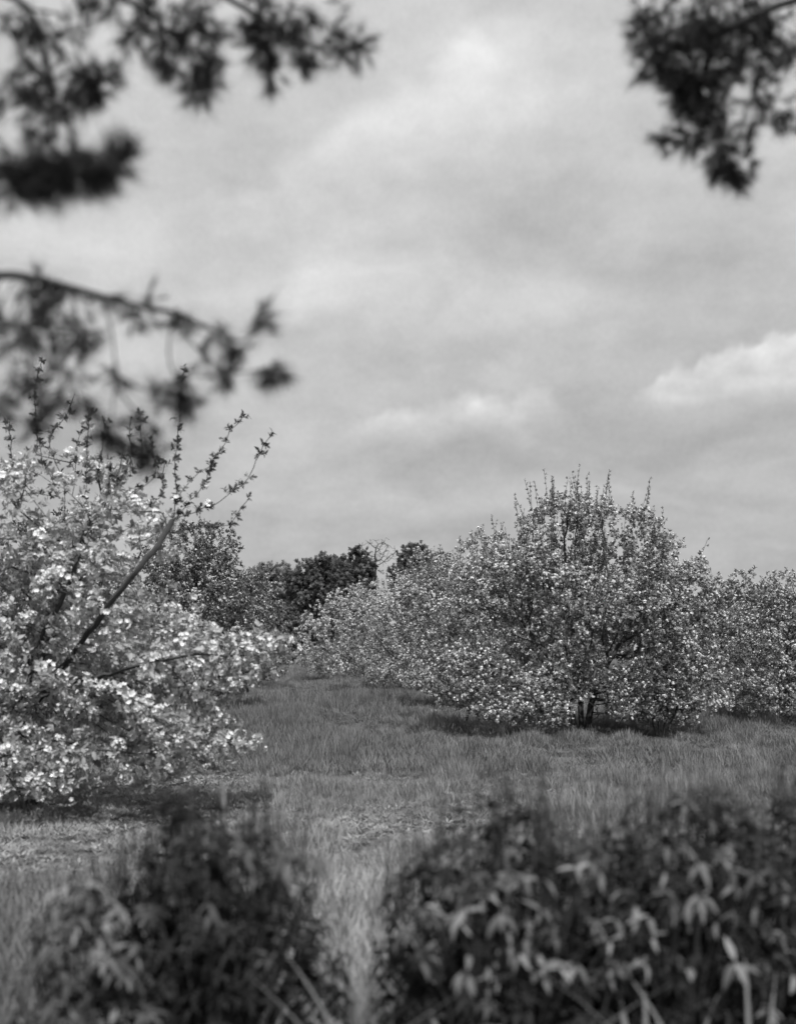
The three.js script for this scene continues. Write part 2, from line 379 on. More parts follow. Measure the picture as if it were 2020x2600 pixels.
appleTree({ seed: 3, px: 1020, d: 34, h: 5.1, R: 2.85, n: 3200, step: 0.16, per: 3.3, size: 0.95, bloom: 0.65, bsize: 1.15, leaf: 0.27, white: 0.82, shoots: 40, shootL: 0.6, singles: 60,
  stems: [[0.05, 0, 0.2, 0]], lobes: DOME(5.1, 2.85), label: 'apple tree directly behind and left of the largest one, low skirt on the grass' });
appleTree({ seed: 4, px: 880, d: 47, h: 5.75, R: 3.2, n: 2600, step: 0.2, per: 3.6, size: 1.1, bloom: 0.75, bsize: 1.15, leaf: 0.3, white: 0.83, shoots: 20, shootL: 0.5,
  stems: [[-0.05, 0, 0.2, 0]], lobes: DOME(5.75, 3.2), label: 'broad pale apple tree in the middle of the right-hand row, third from its near end' });
appleTree({ seed: 6, px: 742, d: 62, h: 5.2, R: 2.95, n: 2000, step: 0.24, per: 4, size: 1.25, bloom: 0.85, bsize: 1.15, leaf: 0.34, white: 0.84,
  stems: [[0.05, 0, 0.2, 0]], lobes: DOME(5.2, 2.95), label: 'pale rounded apple tree at the far left end of the right-hand row' });
appleTree({ seed: 7, px: 1408, d: 21.6, h: 3.1, R: 1.05, rz: 0.9, n: 900, step: 0.13, per: 1.3, size: 0.95, bloom: 0.45, leaf: 0.16, white: 0.8, shoots: 24, shootL: 0.5, shootFrom: 0.5,
  stems: [[-0.3, 0, 0.5, -0.04], [0.1, 0.06, 0.5, 0.05], [0.34, -0.1, 0.42, 0.1], [-0.1, -0.15, 0.42, 0]], tip: 0.0045, minR: 0,
  label: 'slim many-stemmed young apple tree standing at the right foot of the largest one' });
appleTree({ seed: 8, px: 1672, d: 26, h: 3.35, R: 2.0, n: 2600, step: 0.14, per: 3.2, size: 0.85, bloom: 0.65, leaf: 0.23, white: 0.8, shoots: 8, lobes: DOME(3.35, 2.0),
  label: 'low blossoming apple tree at the right edge of the picture' });
appleTree({ seed: 9, px: 395, d: 33, h: 5.4, R: 2.5, n: 3800, step: 0.15, per: 3.4, size: 1.1, bloom: 0.42, leaf: 0.18, white: 0.75, shoots: 14, leafR: 0.013, lobes: DOME(5.3, 2.4),
  label: 'dark-leaved apple tree behind the near blossoming tree, left of the grass' });
appleTree({ seed: 10, px: 530, d: 50, h: 5.3, R: 1.9, n: 1400, step: 0.2, per: 2.8, size: 1.35, bloom: 0.55, leaf: 0.2, white: 0.75, lobes: DOME(5.3, 1.9),
  label: 'pale apple tree beyond the dark-leaved one, in the gap left of the grass' });
appleTree({ seed: 12, px: 95, d: 24, h: 4.5, R: 2.0, n: 1900, step: 0.16, per: 2.6, size: 1.1, bloom: 0.15, leaf: 0.14, white: 0.75, shoots: 8, lobes: DOME(4.5, 2.0),
  label: 'apple tree behind the near blossoming tree at the left edge of the picture' });
appleTree({ seed: 13, px: 1590, d: 40, h: 4.4, R: 2.4, n: 1500, step: 0.19, per: 2.6, size: 1.2, bloom: 0.5, leaf: 0.19, white: 0.78, lobes: DOME(4.4, 2.4),
  label: 'apple tree seen between the largest apple tree and the low one at the right edge' });

// ------------------------------------------------------------------ the near blossoming tree on the left
{
  const S = 1.4, d = 8.5 * S, r = rngOf(77), bx = atX(60, d), origin = V(bx, bumps(bx, -d), -d);
  const g = thing('apple_tree', 'nearest apple tree, at left, with big white blossom clusters and long thin shoots on top', 'tree', origin, 'apple trees of the orchard');
  const nodes = [{ p: V(0, -0.1, 0), up: -1 }];
  const add = (p, up, x = {}) => { nodes.push({ p, up, ...x }); (nodes[up].kids ??= []).push(nodes.length - 1); return nodes.length - 1; };
  const nearest = (p) => { let b = 0, e = 1e9; nodes.forEach((n, i) => { const q = n.p.distanceToSquared(p); if (q < e && !n.shoot) { e = q; b = i; } }); return b; };
  let i = 0; for (let k = 1; k <= 8; k++) i = add(V(0.1 * Math.sin(k * 0.7), k * 0.14, 0.05 * Math.sin(k)), i, { trunk: 1 });
  const fork = i;
  function limb(pts, from, x) { // pts: photo positions with depth
    let up = from ?? nearest(at(pts[0][0], pts[0][1], pts[0][2] * S).sub(origin));
    for (const p of pts) {
      const q = at(p[0], p[1], p[2] * S).sub(origin), a = nodes[up].p, n = Math.max(1, Math.round(a.distanceTo(q) / 0.09));
      const a0 = a.clone(); for (let k = 1; k <= n; k++) up = add(a0.clone().lerp(q, k / n).add(spread(r, k < n ? (x?.shoot ? 0.016 : 0.012) : 0)), up, x ?? {});
    }
    return up;
  }
  limb([[102, 1474, 8.45], [135, 1422, 8.3], [173, 1375, 8.1], [221, 1307, 7.9], [248, 1272, 7.85], [288, 1224, 7.8], [328, 1177, 7.85], [351, 1141, 7.95], [367, 1113, 8]], fork, { fat: 0.0273 });
  const sh = { shoot: 1, tip: 0.0042 };
  limb([[377, 1062, 8], [375, 1026, 8], [377, 959, 8], [383, 899, 8.05], [387, 840, 8.1], [393, 792, 8.1]], null, sh);
  limb([[419, 1093, 8], [470, 1070, 7.95], [514, 1038, 7.95], [541, 998, 7.95], [561, 951, 7.95], [577, 931, 7.95]], nearest(at(367, 1113, 8 * S).sub(origin)), sh);
  nodes.forEach((n) => { n.main = 1; });
  const e2 = nodes.findIndex((n) => n.shoot);
  limb([[407, 1026, 8.05], [446, 998, 8.1], [470, 963, 8.1], [490, 919, 8.1], [518, 891, 8.1]], e2 + 2, sh);
  limb([[355, 1125, 8.05], [347, 1097, 8.1]], null);
  limb([[92, 1400, 8.5], [90, 1355, 8.4], [106, 1331, 8.35], [130, 1287, 8.3], [157, 1228, 8.2], [178, 1150, 8.3]], fork, { fat: 0.0221, main: 1 });
  limb([[130, 1462, 8.2], [209, 1446, 7.95], [308, 1418, 7.7], [367, 1406, 7.6], [440, 1396, 7.6]], fork, { fat: 0.0143, main: 1 });
  limb([[130, 1472, 8.2], [200, 1470, 7.7], [300, 1500, 7.4], [400, 1540, 7.3]], fork - 1);
  limb([[20, 1440, 8.7], [-80, 1380, 8.9], [-160, 1280, 9]], fork);
  limb([[74, 1588, 8.2], [130, 1577, 7.9], [210, 1600, 7.6]], fork - 3, { fat: 0.0156, main: 1 });
  limb([[60, 1420, 9], [120, 1300, 9.4], [200, 1200, 9.6]], fork);
  const lobes = [[0.2, 1.62, -0.1, 1.1, 0.92, 1.2, 6], [0.95, 1.42, 0.25, 0.85, 0.36, 0.65, 1.7], [0.9, 0.95, 0.4, 0.72, 0.26, 0.6, 1.4], [0.15, 0.84, 0.5, 0.9, 0.28, 0.7, 1.8], [-0.15, 0.62, 0.5, 0.75, 0.27, 0.6, 1.7], [0.05, 2.1, 0.1, 0.95, 0.5, 0.9, 1.8], [0.22, 2.62, 0, 0.62, 0.42, 0.7, 1.1], [1.5, 1.6, 0.2, 0.5, 0.17, 0.3, 0.8], [1.25, 0.98, 0.35, 0.5, 0.16, 0.4, 0.7], [0.25, 2.45, -0.1, 0.65, 0.45, 0.6, 1], [-0.7, 1.6, -0.2, 1.1, 0.9, 1.1, 1.5]];
  grow({ nodes, pts: crownPoints(r, 4200, lobes.map(([x, y, z, rx, ry, rz, w]) => [x * S, (y - EYE) * S + EYE, z * S, rx * S, ry * S, rz * S, w]), [1.25, -0.1], 9.1), step: 0.115, kill: 0.115, bias: 0.02 });
  for (const s of [[[181, 1070, 8.4], [189, 919, 8.4], [197, 880, 8.4]], [[135, 1117, 8.3], [137, 1038, 8.3], [114, 971, 8.3]], [[278, 1018, 8.5], [278, 899, 8.5]], [[304, 998, 8.4], [300, 887, 8.4]], [[332, 1018, 8.6], [324, 927, 8.6]], [[209, 1018, 8.5], [229, 899, 8.5]],
    [[110, 927, 8.6], [145, 880, 8.6], [160, 840, 8.6]], [[78, 960, 8.7], [74, 830, 8.7], [90, 770, 8.7]], [[95, 1010, 8.2], [80, 930, 8.2]], [[250, 1040, 8.2], [262, 960, 8.2]], [[490, 1121, 8.3], [530, 1066, 8.3]], [[440, 1030, 8.1], [452, 990, 8.1]], [[30, 1000, 8.5], [20, 900, 8.5]], [[160, 1010, 8.7], [170, 930, 8.7]], [[345, 1060, 8.4], [352, 990, 8.4]], [[230, 1060, 8.2], [236, 985, 8.2]], [[125, 1060, 8.5], [100, 1000, 8.5]]]) limb(s, null, sh);
  thicken(nodes, 0.0032, 2.35);
  nodes.forEach((n) => { if (n.fat) n.r = Math.max(n.r, n.fat); });
  const eyeL = V(0, EYE, 0).sub(origin), seen = nodes.filter((n) => n.main && n.fat).map((n) => { const v = n.p.clone().sub(eyeL), d = v.length(); return [v.divideScalar(d), d]; });
  const clear = (p) => { const v = p.clone().sub(eyeL), d = v.length(); v.divideScalar(d); return !seen.some(([w, e]) => d < e + 0.02 && v.distanceToSquared(w) < 0.0075 * 0.0075) || r() < 0.6; };   // the limbs show through a gap in the leaves
  buildWood(g, nodes, V(0, 0, 0), { limbR: 0.017, trunks: 1, maxLimbs: 24 });
  const leaves = [[], [], []], blos = [], mid = V(0.5, 1.5, 0);
  nodes.forEach((n) => {
    if (n.r > 0.016 || n.p.y < 0.14) return;
    const out = n.p.clone().sub(mid).normalize(), patch = n3(n.p.x * 1.6, n.p.y * 1.6, n.p.z * 1.6), m = Math.floor((n.shoot ? 2.6 : 2.3) + r());
    for (let k = 0; k < m; k++) {
      const dir = out.clone().multiplyScalar(0.5).add(spread(r, 0.9)); dir.y += 0.4; dir.normalize();
      const p = n.p.clone().add(spread(r, n.shoot ? 0.015 : 0.07));
      if (!clear(p) || (n.shoot && n3(p.x * 7, p.y * 7, p.z * 7) < -0.25)) continue;
      leaves[Math.floor(r() * 3)].push({ p, q: aim(dir, r() * 6), s: (n.shoot ? 0.72 : 0.95) * (0.7 + r() * 0.6), c: (n.shoot ? 0.13 : 0.4) * (0.6 + r() * 0.8) });
      if (r() < (n.shoot ? 0.015 : 0.38 * (1 + patch * 1.9))) { const bd = out.clone().add(spread(r, 0.6)); bd.y += 0.35; bd.normalize(); blos.push({ p: p.clone().addScaledVector(bd, 0.04), q: aim(bd, r() * 6), s: 0.7 + Math.pow(r(), 1.6) * 1.15, c: 0.7 + r() * 0.24 }); }
    }
  });
  leaves.forEach((l, k) => inst(g, 'leaves', SPRIGN[k], M.leaf, l));
  placeBlossom(g, blos, 300, origin, CLUSTN);
}

// ------------------------------------------------------------------ distant trees
{
  const FAR = [0, 1].map((k) => sprigGeo(60 + k, 12, 0.3, 0.2, 0.42, true));
  function farTree(o) {
    const r = rngOf(o.seed), bx = atX(o.px, o.d), h = EYE + (HY - o.top) / F * o.d, R = o.w / 2 / F * o.d, origin = V(bx, 0, -o.d);
    const g = thing(o.name ?? 'leafy_tree', o.label, 'tree', origin, 'distant trees beyond the orchard');
    const nodes = []; let prev = -1;
    for (const [lx, off] of o.stems ?? [[0, 0]]) { prev = -1; for (let k = 0; k <= 6; k++) { nodes.push({ p: V(off + lx * k, h * 0.045 * k - (k ? 0 : 0.3), 0), up: prev }); if (prev >= 0) (nodes[prev].kids ??= []).push(nodes.length - 1); prev = nodes.length - 1; } }
    const lobes = o.bare ? [[0, h * 0.9, 0, R, h * 0.11, R, 6]] : [[0, h * 0.6, 0, R, h * 0.34, R, 5], [R * 0.25, h * 0.78, 0, R * 0.72, h * 0.2, R * 0.72, 3], [-R * 0.3, h * 0.72, 0, R * 0.72, h * 0.2, R * 0.72, 2.4], [0, h * 0.34, 0, R * 1.05, h * 0.24, R * 0.9, 3]];
    const pts = crownPoints(r, o.n, lobes, [0.3, o.bare ? -0.5 : -0.3], o.seed * 2.3);
    grow({ nodes, pts, step: h * 0.035, kill: h * 0.035, bias: o.bare ? 0.02 : 0.02, wob: o.bare ? 0.1 : 0.5 });
    thicken(nodes, o.tip ?? 0.02, 2.3);
    buildWood(g, nodes, V(0, 0, 0), { limbR: 0.1, trunks: (o.stems ?? [0]).length, maxLimbs: 8 });
    if (o.bare) return;
    const l = [[], []];
    nodes.forEach((n) => { if (n.r > 0.09) return; const m = Math.floor(o.per + r()); for (let k = 0; k < m; k++) { const dir = n.p.clone().sub(V(0, h * 0.5, 0)).normalize().add(spread(r, 0.8)); dir.y += 0.3; dir.normalize(); l[Math.floor(r() * 2)].push({ p: n.p.clone().add(spread(r, h * 0.03)), q: aim(dir, r() * 6), s: (h / 14) * (0.7 + r() * 0.6), c: o.tone * (1 + 0.5 * n3(n.p.x * 0.4, n.p.y * 0.4, n.p.z * 0.4)) * (0.6 + r() * 0.7) }); } });  // leaf tone lightened to stand in for distance haze
    l.forEach((k, j) => k.length && inst(g, 'foliage', FAR[j], M.far, k));
  }
  farTree({ seed: 101, px: 577, d: 150, top: 1192, w: 100, n: 780, per: 3.2, tone: 0.318, label: 'pale distant tree, leftmost of the far trees beyond the grass' });
  farTree({ seed: 102, px: 675, d: 140, top: 1178, w: 130, n: 930, per: 4.0, tone: 0.186, label: 'broad dark distant tree right of the pale one, with flat sloping top' });
  farTree({ seed: 103, px: 752, d: 136, top: 1168, w: 96, n: 780, per: 4.2, tone: 0.149, label: 'darkest rounded distant tree just left of the bare branching tree' });
  farTree({ seed: 104, name: 'bare_tree', px: 800, d: 138, top: 1152, w: 112, n: 420, bare: true, tip: 0.02, label: 'leafless distant tree with fanning pale twigs above the apple row' });
  farTree({ seed: 105, px: 878, d: 130, top: 1150, w: 80, n: 630, per: 4.2, tone: 0.167, label: 'dark round-headed distant tree showing above the apple row' });
  farTree({ seed: 106, px: 925, d: 145, top: 1182, w: 90, n: 570, per: 3.8, tone: 0.186, label: 'low dark distant tree right of the round-headed one' });
  farTree({ seed: 107, px: 606, d: 112, top: 1290, w: 74, n: 570, per: 3.8, tone: 0.186, stems: [[0, -0.35], [0.03, 0.25], [-0.02, 0.9]], name: 'small_tree', label: 'small dark tree on three thin trunks where the grass ends' });
  farTree({ seed: 108, px: 1530, d: 105, top: 1252, w: 120, n: 630, per: 3.8, tone: 0.186, label: 'low dark distant tree touching the right side of the largest apple tree' });
  farTree({ seed: 109, px: 1640, d: 110, top: 1246, w: 130, n: 630, per: 3.8, tone: 0.203, label: 'dark distant tree behind the low apple tree at the right edge' });
  farTree({ seed: 110, px: 700, d: 165, top: 1290, w: 260, n: 780, per: 3.8, tone: 0.186, name: 'hedge_tree', label: 'low dark thicket closing the view under the broad dark trees' });
  farTree({ seed: 112, px: 1330, d: 110, top: 1300, w: 300, n: 500, per: 3.8, tone: 0.196, name: 'hedge_tree', label: 'low dark thicket glimpsed through the largest apple tree right of its trunk' });
  farTree({ seed: 113, px: 1100, d: 120, top: 1290, w: 320, n: 500, per: 3.8, tone: 0.196, name: 'hedge_tree', label: 'low dark thicket behind the right-hand apple row, left of the largest tree trunk' });
  farTree({ seed: 111, px: 480, d: 150, top: 1230, w: 130, n: 630, per: 3.8, tone: 0.223, label: 'distant tree half hidden behind the dark-leaved apple tree' });
}

// ------------------------------------------------------------------ grass and weeds
{
  function tuft(seed, n, rad, w, segs) {
    const r = rngOf(seed), g = new Geo();
    for (let k = 0; k < n; k++) { const a = r() * 6.28, q = Math.sqrt(r()) * rad, o = r() * 6.28, lean = 0.05 + r() * 0.3; g.blade(V(Math.cos(a) * q, -0.03, Math.sin(a) * q), V(Math.cos(o) * lean, 1, Math.sin(o) * lean).normalize(), V(Math.cos(o) + 0.5, -0.35, Math.sin(o)).normalize().multiplyScalar(0.3 + r() * 0.6), 0.5 + r() * 0.5, w * (0.7 + r() * 0.6), segs); }
    return g.done();
  }
  const TF = [0, 1, 2].map((k) => tuft(70 + k, 30, 0.5, 0.026, 3)), TN = [0, 1, 2].map((k) => tuft(80 + k, 16, 0.32, 0.026, 4));
  const r = rngOf(71), field = [[], [], []], front = [[], [], []], weeds = [[], []];
  const bands = [[5.6, 9, 170, 0.15], [9, 15, 110, 0.17], [15, 30, 60, 0.26], [30, 60, 20, 0.32], [60, 125, 6, 0.42]];
  for (const [d0, d1, den, h] of bands) {
    const n = Math.round(den * 0.42 * (d1 * d1 - d0 * d0));
    for (let k = 0; k < n; k++) {
      const d = Math.sqrt(d0 * d0 + r() * (d1 * d1 - d0 * d0)), x = (r() * 2 - 1) * 0.42 * d, z = -d;
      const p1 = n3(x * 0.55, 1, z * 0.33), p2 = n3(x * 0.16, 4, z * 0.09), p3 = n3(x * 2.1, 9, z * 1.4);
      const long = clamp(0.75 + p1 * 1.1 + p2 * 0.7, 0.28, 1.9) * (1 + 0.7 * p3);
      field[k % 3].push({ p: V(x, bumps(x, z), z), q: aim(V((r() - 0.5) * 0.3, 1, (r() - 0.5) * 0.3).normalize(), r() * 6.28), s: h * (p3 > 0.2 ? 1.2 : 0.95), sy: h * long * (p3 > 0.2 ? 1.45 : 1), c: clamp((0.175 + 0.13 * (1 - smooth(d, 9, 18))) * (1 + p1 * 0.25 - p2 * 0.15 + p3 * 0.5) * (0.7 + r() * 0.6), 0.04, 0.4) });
    }
  }
  const fg = new THREE.Group(); fg.name = 'meadow_grass'; fg.userData = { kind: 'stuff', label: 'meadow grass in wavy tufts covering the open orchard floor', category: 'grass' }; scene.add(fg);
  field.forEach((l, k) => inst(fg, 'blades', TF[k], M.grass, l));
  // broad little weeds in the nearer, shorter turf
  const WD = [0, 1].map((k) => { const g = new Geo(), q = rngOf(90 + k); for (let j = 0; j < 9; j++) { const a = j * 2.4, dir = V(Math.cos(a), 0.5 + q() * 0.9, Math.sin(a)).normalize(); g.leaf(V(Math.cos(a) * 0.1, q() * 0.2, Math.sin(a) * 0.1), dir, V(-dir.x * 0.6, 1, -dir.z * 0.6).normalize(), 0.7 + q() * 0.5, 0.3, 2, 0.4); } return g.done(); });
  for (let k = 0; k < 22000; k++) {
    const d = Math.sqrt(5.5 * 5.5 + r() * (17 * 17 - 5.5 * 5.5)), x = (r() * 2 - 1) * 0.42 * d, z = -d;
    if (n3(x * 0.8, 14, z * 0.6) + 0.7 * n3(x * 3, 3, z * 3) + (r() - 0.5) * 0.6 < -0.2 + smooth(d, 11, 17) * 0.6) continue;
    weeds[k % 2].push({ p: V(x, bumps(x, z), z), q: aim(V((r() - 0.5) * 0.4, 1, (r() - 0.5) * 0.4).normalize(), r() * 6), s: 0.03 + r() * 0.045, c: 0.31 * (0.5 + r() * 0.9) });
  }
  const wg = new THREE.Group(); wg.name = 'ground_weeds'; wg.userData = { kind: 'stuff', label: 'low broad-leaved weeds mixed in the short turf of the middle ground', category: 'weeds' }; scene.add(wg);
  weeds.forEach((l, k) => inst(wg, 'weed_leaves', WD[k], M.grass, l));
  // long grass close to the camera
  for (let k = 0; k < 8000; k++) {
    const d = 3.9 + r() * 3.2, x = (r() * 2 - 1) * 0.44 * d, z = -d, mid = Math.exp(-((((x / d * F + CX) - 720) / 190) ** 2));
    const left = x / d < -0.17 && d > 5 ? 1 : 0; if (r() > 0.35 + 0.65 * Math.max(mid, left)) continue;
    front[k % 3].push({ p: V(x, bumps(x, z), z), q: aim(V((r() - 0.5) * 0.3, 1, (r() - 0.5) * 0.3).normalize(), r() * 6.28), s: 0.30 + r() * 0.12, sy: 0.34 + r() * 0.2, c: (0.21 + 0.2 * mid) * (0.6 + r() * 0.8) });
  }
  const tg = new THREE.Group(); tg.name = 'tall_grass'; tg.userData = { kind: 'stuff', label: 'long blurred grass blades at the bottom between the two dark bushes', category: 'grass' }; scene.add(tg);
  front.forEach((l, k) => inst(tg, 'blades', TN[k], M.grass, l));
}

// ------------------------------------------------------------------ dark bushes in the foreground
{
  const LEAF = [0, 1, 2].map((k) => { const g = new Geo(), q = rngOf(120 + k); g.leaf(V(0, 0, 0), V(0, 1, 0), V(0, 0, 1), 1, 0.27 + q() * 0.08, 4, 0.22 + q() * 0.2, 0.35); return g.done(); });
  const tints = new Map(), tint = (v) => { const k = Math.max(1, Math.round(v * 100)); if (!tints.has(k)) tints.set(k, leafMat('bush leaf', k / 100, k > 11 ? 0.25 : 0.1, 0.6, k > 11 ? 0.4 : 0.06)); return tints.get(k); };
  function bush(o) {
    const r = rngOf(o.seed), d = o.d, bx = atX(o.px, d), by = bumps(bx, -d), origin = V(bx, by, -d), hx = o.w / 2 / F * d;
    const top = EYE - (o.top - HY) / F * d - by, g = thing(o.name ?? 'dark_bush', o.label, o.category ?? 'bush', origin, o.category ? undefined : 'dark bushes in the foreground');
    const stems = new Geo(), leaves = [];
    const whorl = (tip, dir, n, L, c, flop) => {
      const a0 = r() * 6;
      const u = V().crossVectors(dir, Math.abs(dir.y) < 0.9 ? UP : V(1, 0, 0)).normalize(), w = V().crossVectors(dir, u);
      for (let k = 0; k < n; k++) {
        const a = a0 + k / n * 6.283 + r() * 0.4, ld = u.clone().multiplyScalar(Math.cos(a)).addScaledVector(w, Math.sin(a)).addScaledVector(dir, 0.25 + r() * 0.5); ld.y -= flop * (0.5 + r() * 0.6); ld.normalize();
        const nrm = dir.clone().addScaledVector(UP, 0.6).addScaledVector(ld, -dir.dot(ld)).normalize();
        const side = V().crossVectors(ld, nrm).normalize(), n2 = V().crossVectors(side, ld).normalize(), b = new THREE.Matrix4().makeBasis(side, ld, n2);
        leaves.push({ p: tip.clone().addScaledVector(dir, -0.02 * r()), q: new THREE.Quaternion().setFromRotationMatrix(b), s: L * (0.7 + r() * 0.5), c: c * (0.6 + r() * 0.8) });
      }
    };
    for (let k = 0; k < o.n; k++) {
      const a = r() * 6.283, q = Math.pow(r(), 0.5), ez = o.rz ?? hx * 0.75;
      const x = Math.cos(a) * q * hx, z = Math.sin(a) * q * ez, hh = top * (0.42 + 0.58 * Math.sqrt(Math.max(0, 1 - q * q))) * (0.45 + 0.55 * Math.pow(r(), 0.5)) * (1 + 0.18 * n3(x * 4, o.seed, z * 4));
      const tip = V(x, hh, z), root = V(x * 0.25 + (r() - 0.5) * 0.05, -0.04, z * 0.25), m = root.clone().lerp(tip, 0.55).add(V(-x * 0.12, 0.06, 0)), dir = V(x / hx * 0.7 + (r() - 0.5) * 0.7, 0.75, z / ez * 0.7 + (r() - 0.5) * 0.7).normalize();
      if (k % 2 === 0) stems.tube([root, root.clone().lerp(m, 0.5), m, m.clone().lerp(tip, 0.6), tip], [0.007, 0.006, 0.005, 0.004, 0.003], 4);
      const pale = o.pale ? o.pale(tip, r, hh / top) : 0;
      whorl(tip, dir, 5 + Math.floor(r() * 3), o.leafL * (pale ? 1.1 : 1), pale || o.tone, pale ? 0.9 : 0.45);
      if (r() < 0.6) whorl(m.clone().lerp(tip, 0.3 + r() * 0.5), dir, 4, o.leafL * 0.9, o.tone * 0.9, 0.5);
    }
    for (let k = 0; k < (o.wisps ?? 0); k++) {   // thin young shoots standing above the mass
      const a = r() * 6.283, q = Math.sqrt(r()), x = Math.cos(a) * q * hx * 1.02, z = Math.sin(a) * q * hx * 0.7, y0 = top * (0.5 + 0.4 * Math.sqrt(1 - q * q)), L = 0.1 + r() * 0.2, lx = (r() - 0.5) * 0.5, lz = (r() - 0.5) * 0.4;
      const pts = [0, 1, 2, 3].map((t) => V(x + lx * L * t * t / 9, y0 + L * t / 3, z + lz * L * t * t / 9));
      stems.tube(pts, [0.003, 0.0026, 0.002, 0.0012], 3);
      for (let t = 1; t < 7; t++) { const p = pts[Math.floor(t / 2)].clone().lerp(pts[Math.min(3, Math.floor(t / 2) + 1)], (t % 2) / 2); whorl(p, V(lx, 1, lz).normalize(), 2, o.leafL * (0.75 - t * 0.05), 0.095, 0.1); }
    }
    for (const [dx, dy, n, c] of o.spots ?? []) for (let k = 0; k < 2; k++) {   // paler leaves hanging on the camera side
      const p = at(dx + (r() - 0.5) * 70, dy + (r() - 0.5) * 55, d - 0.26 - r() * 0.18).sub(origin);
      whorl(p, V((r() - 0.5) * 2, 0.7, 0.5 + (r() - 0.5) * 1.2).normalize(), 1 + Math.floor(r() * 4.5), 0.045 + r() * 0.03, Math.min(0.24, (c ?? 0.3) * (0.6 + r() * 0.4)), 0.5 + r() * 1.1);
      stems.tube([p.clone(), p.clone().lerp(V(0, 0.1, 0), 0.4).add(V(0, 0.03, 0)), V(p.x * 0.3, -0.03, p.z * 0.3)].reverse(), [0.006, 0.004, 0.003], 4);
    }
    part(g, 'stems', stems.done(), M.twig);
    const eye = V(0, EYE, 0).sub(origin);
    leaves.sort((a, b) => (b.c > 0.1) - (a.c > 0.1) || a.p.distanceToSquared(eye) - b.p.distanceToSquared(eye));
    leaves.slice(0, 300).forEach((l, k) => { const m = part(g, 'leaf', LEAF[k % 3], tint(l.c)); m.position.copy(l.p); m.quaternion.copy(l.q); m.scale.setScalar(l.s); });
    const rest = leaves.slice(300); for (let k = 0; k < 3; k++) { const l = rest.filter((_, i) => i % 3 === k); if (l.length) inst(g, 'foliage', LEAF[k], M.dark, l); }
    return g;
  }
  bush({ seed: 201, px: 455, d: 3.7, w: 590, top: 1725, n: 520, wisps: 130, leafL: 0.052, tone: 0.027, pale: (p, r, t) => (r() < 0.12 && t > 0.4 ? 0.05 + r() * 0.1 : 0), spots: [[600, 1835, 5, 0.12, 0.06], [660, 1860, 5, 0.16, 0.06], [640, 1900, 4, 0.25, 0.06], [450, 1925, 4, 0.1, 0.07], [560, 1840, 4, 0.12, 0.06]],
    label: 'dark blurred bush at lower left beneath the near apple tree' });
  bush({ seed: 202, px: 170, d: 3.3, w: 330, top: 1850, n: 130, leafL: 0.06, tone: 0.08, pale: (p, r) => (r() < 0.3 ? 0.2 : 0), name: 'leafy_plant', category: 'plant', label: 'paler leafy plant in the bottom left corner, beside the dark bush' });
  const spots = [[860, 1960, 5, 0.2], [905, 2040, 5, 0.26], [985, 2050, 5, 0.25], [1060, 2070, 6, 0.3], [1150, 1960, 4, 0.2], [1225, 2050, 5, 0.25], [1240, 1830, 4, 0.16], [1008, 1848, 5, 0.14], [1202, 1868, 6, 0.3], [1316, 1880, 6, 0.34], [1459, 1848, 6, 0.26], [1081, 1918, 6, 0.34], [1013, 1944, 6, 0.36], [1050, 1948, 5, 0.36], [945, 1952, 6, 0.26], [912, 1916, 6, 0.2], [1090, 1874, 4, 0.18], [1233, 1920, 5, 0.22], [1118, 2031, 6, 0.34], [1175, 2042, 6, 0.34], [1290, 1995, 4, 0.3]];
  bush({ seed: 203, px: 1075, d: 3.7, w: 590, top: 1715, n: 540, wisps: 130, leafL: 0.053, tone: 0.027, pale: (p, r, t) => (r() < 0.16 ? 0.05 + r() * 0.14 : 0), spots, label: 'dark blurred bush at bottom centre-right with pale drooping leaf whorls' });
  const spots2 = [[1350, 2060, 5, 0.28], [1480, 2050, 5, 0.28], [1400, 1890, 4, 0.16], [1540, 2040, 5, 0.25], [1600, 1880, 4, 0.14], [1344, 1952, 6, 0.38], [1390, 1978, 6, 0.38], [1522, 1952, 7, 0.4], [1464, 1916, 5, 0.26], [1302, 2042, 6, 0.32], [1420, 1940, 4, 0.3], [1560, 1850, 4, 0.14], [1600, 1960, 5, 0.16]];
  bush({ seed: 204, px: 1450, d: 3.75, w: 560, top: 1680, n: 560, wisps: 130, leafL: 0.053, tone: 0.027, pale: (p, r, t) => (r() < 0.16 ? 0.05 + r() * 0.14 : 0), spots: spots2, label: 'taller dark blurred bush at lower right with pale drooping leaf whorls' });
  bush({ seed: 205, px: 1720, d: 4.0, w: 300, top: 1640, n: 220, wisps: 40, leafL: 0.06, tone: 0.035, label: 'dark bush cut off by the right edge of the picture' });

  // plants with broad upright blades in front of the bushes
  function flag(px, d, n, L, c, label) {
    const r = rngOf(px), bx = atX(px, d), by = bumps(bx, -d), g = thing('blade_plant', label, 'plant', V(bx, by, -d), 'clumps of upright blades in the foreground');
    for (let k = 0; k < n; k++) { const b = new Geo(), a = r() * 6.28, le = 0.1 + r() * 0.35; b.blade(V(Math.cos(a) * 0.05, -0.02, Math.sin(a) * 0.05), V(Math.cos(a) * le, 1, Math.sin(a) * le * 0.6).normalize(), V(Math.cos(a), -0.3, Math.sin(a)).normalize().multiplyScalar(0.45 + r() * 0.5), L * (0.55 + r() * 0.4), 0.02 + r() * 0.014, 8); part(g, 'leaf', b.done(), tint(c * (0.8 + r() * 0.4))); }
  }
  flag(1395, 3.15, 14, 1.12, 0.17, 'clump of broad upright blades below the pale whorls, right of centre');
  flag(1610, 3.15, 14, 1.12, 0.18, 'clump of broad upright blades in the bottom right corner');
  flag(880, 3.25, 18, 1.08, 0.18, 'clump of long arching blades between the open grass and the dark bushes');
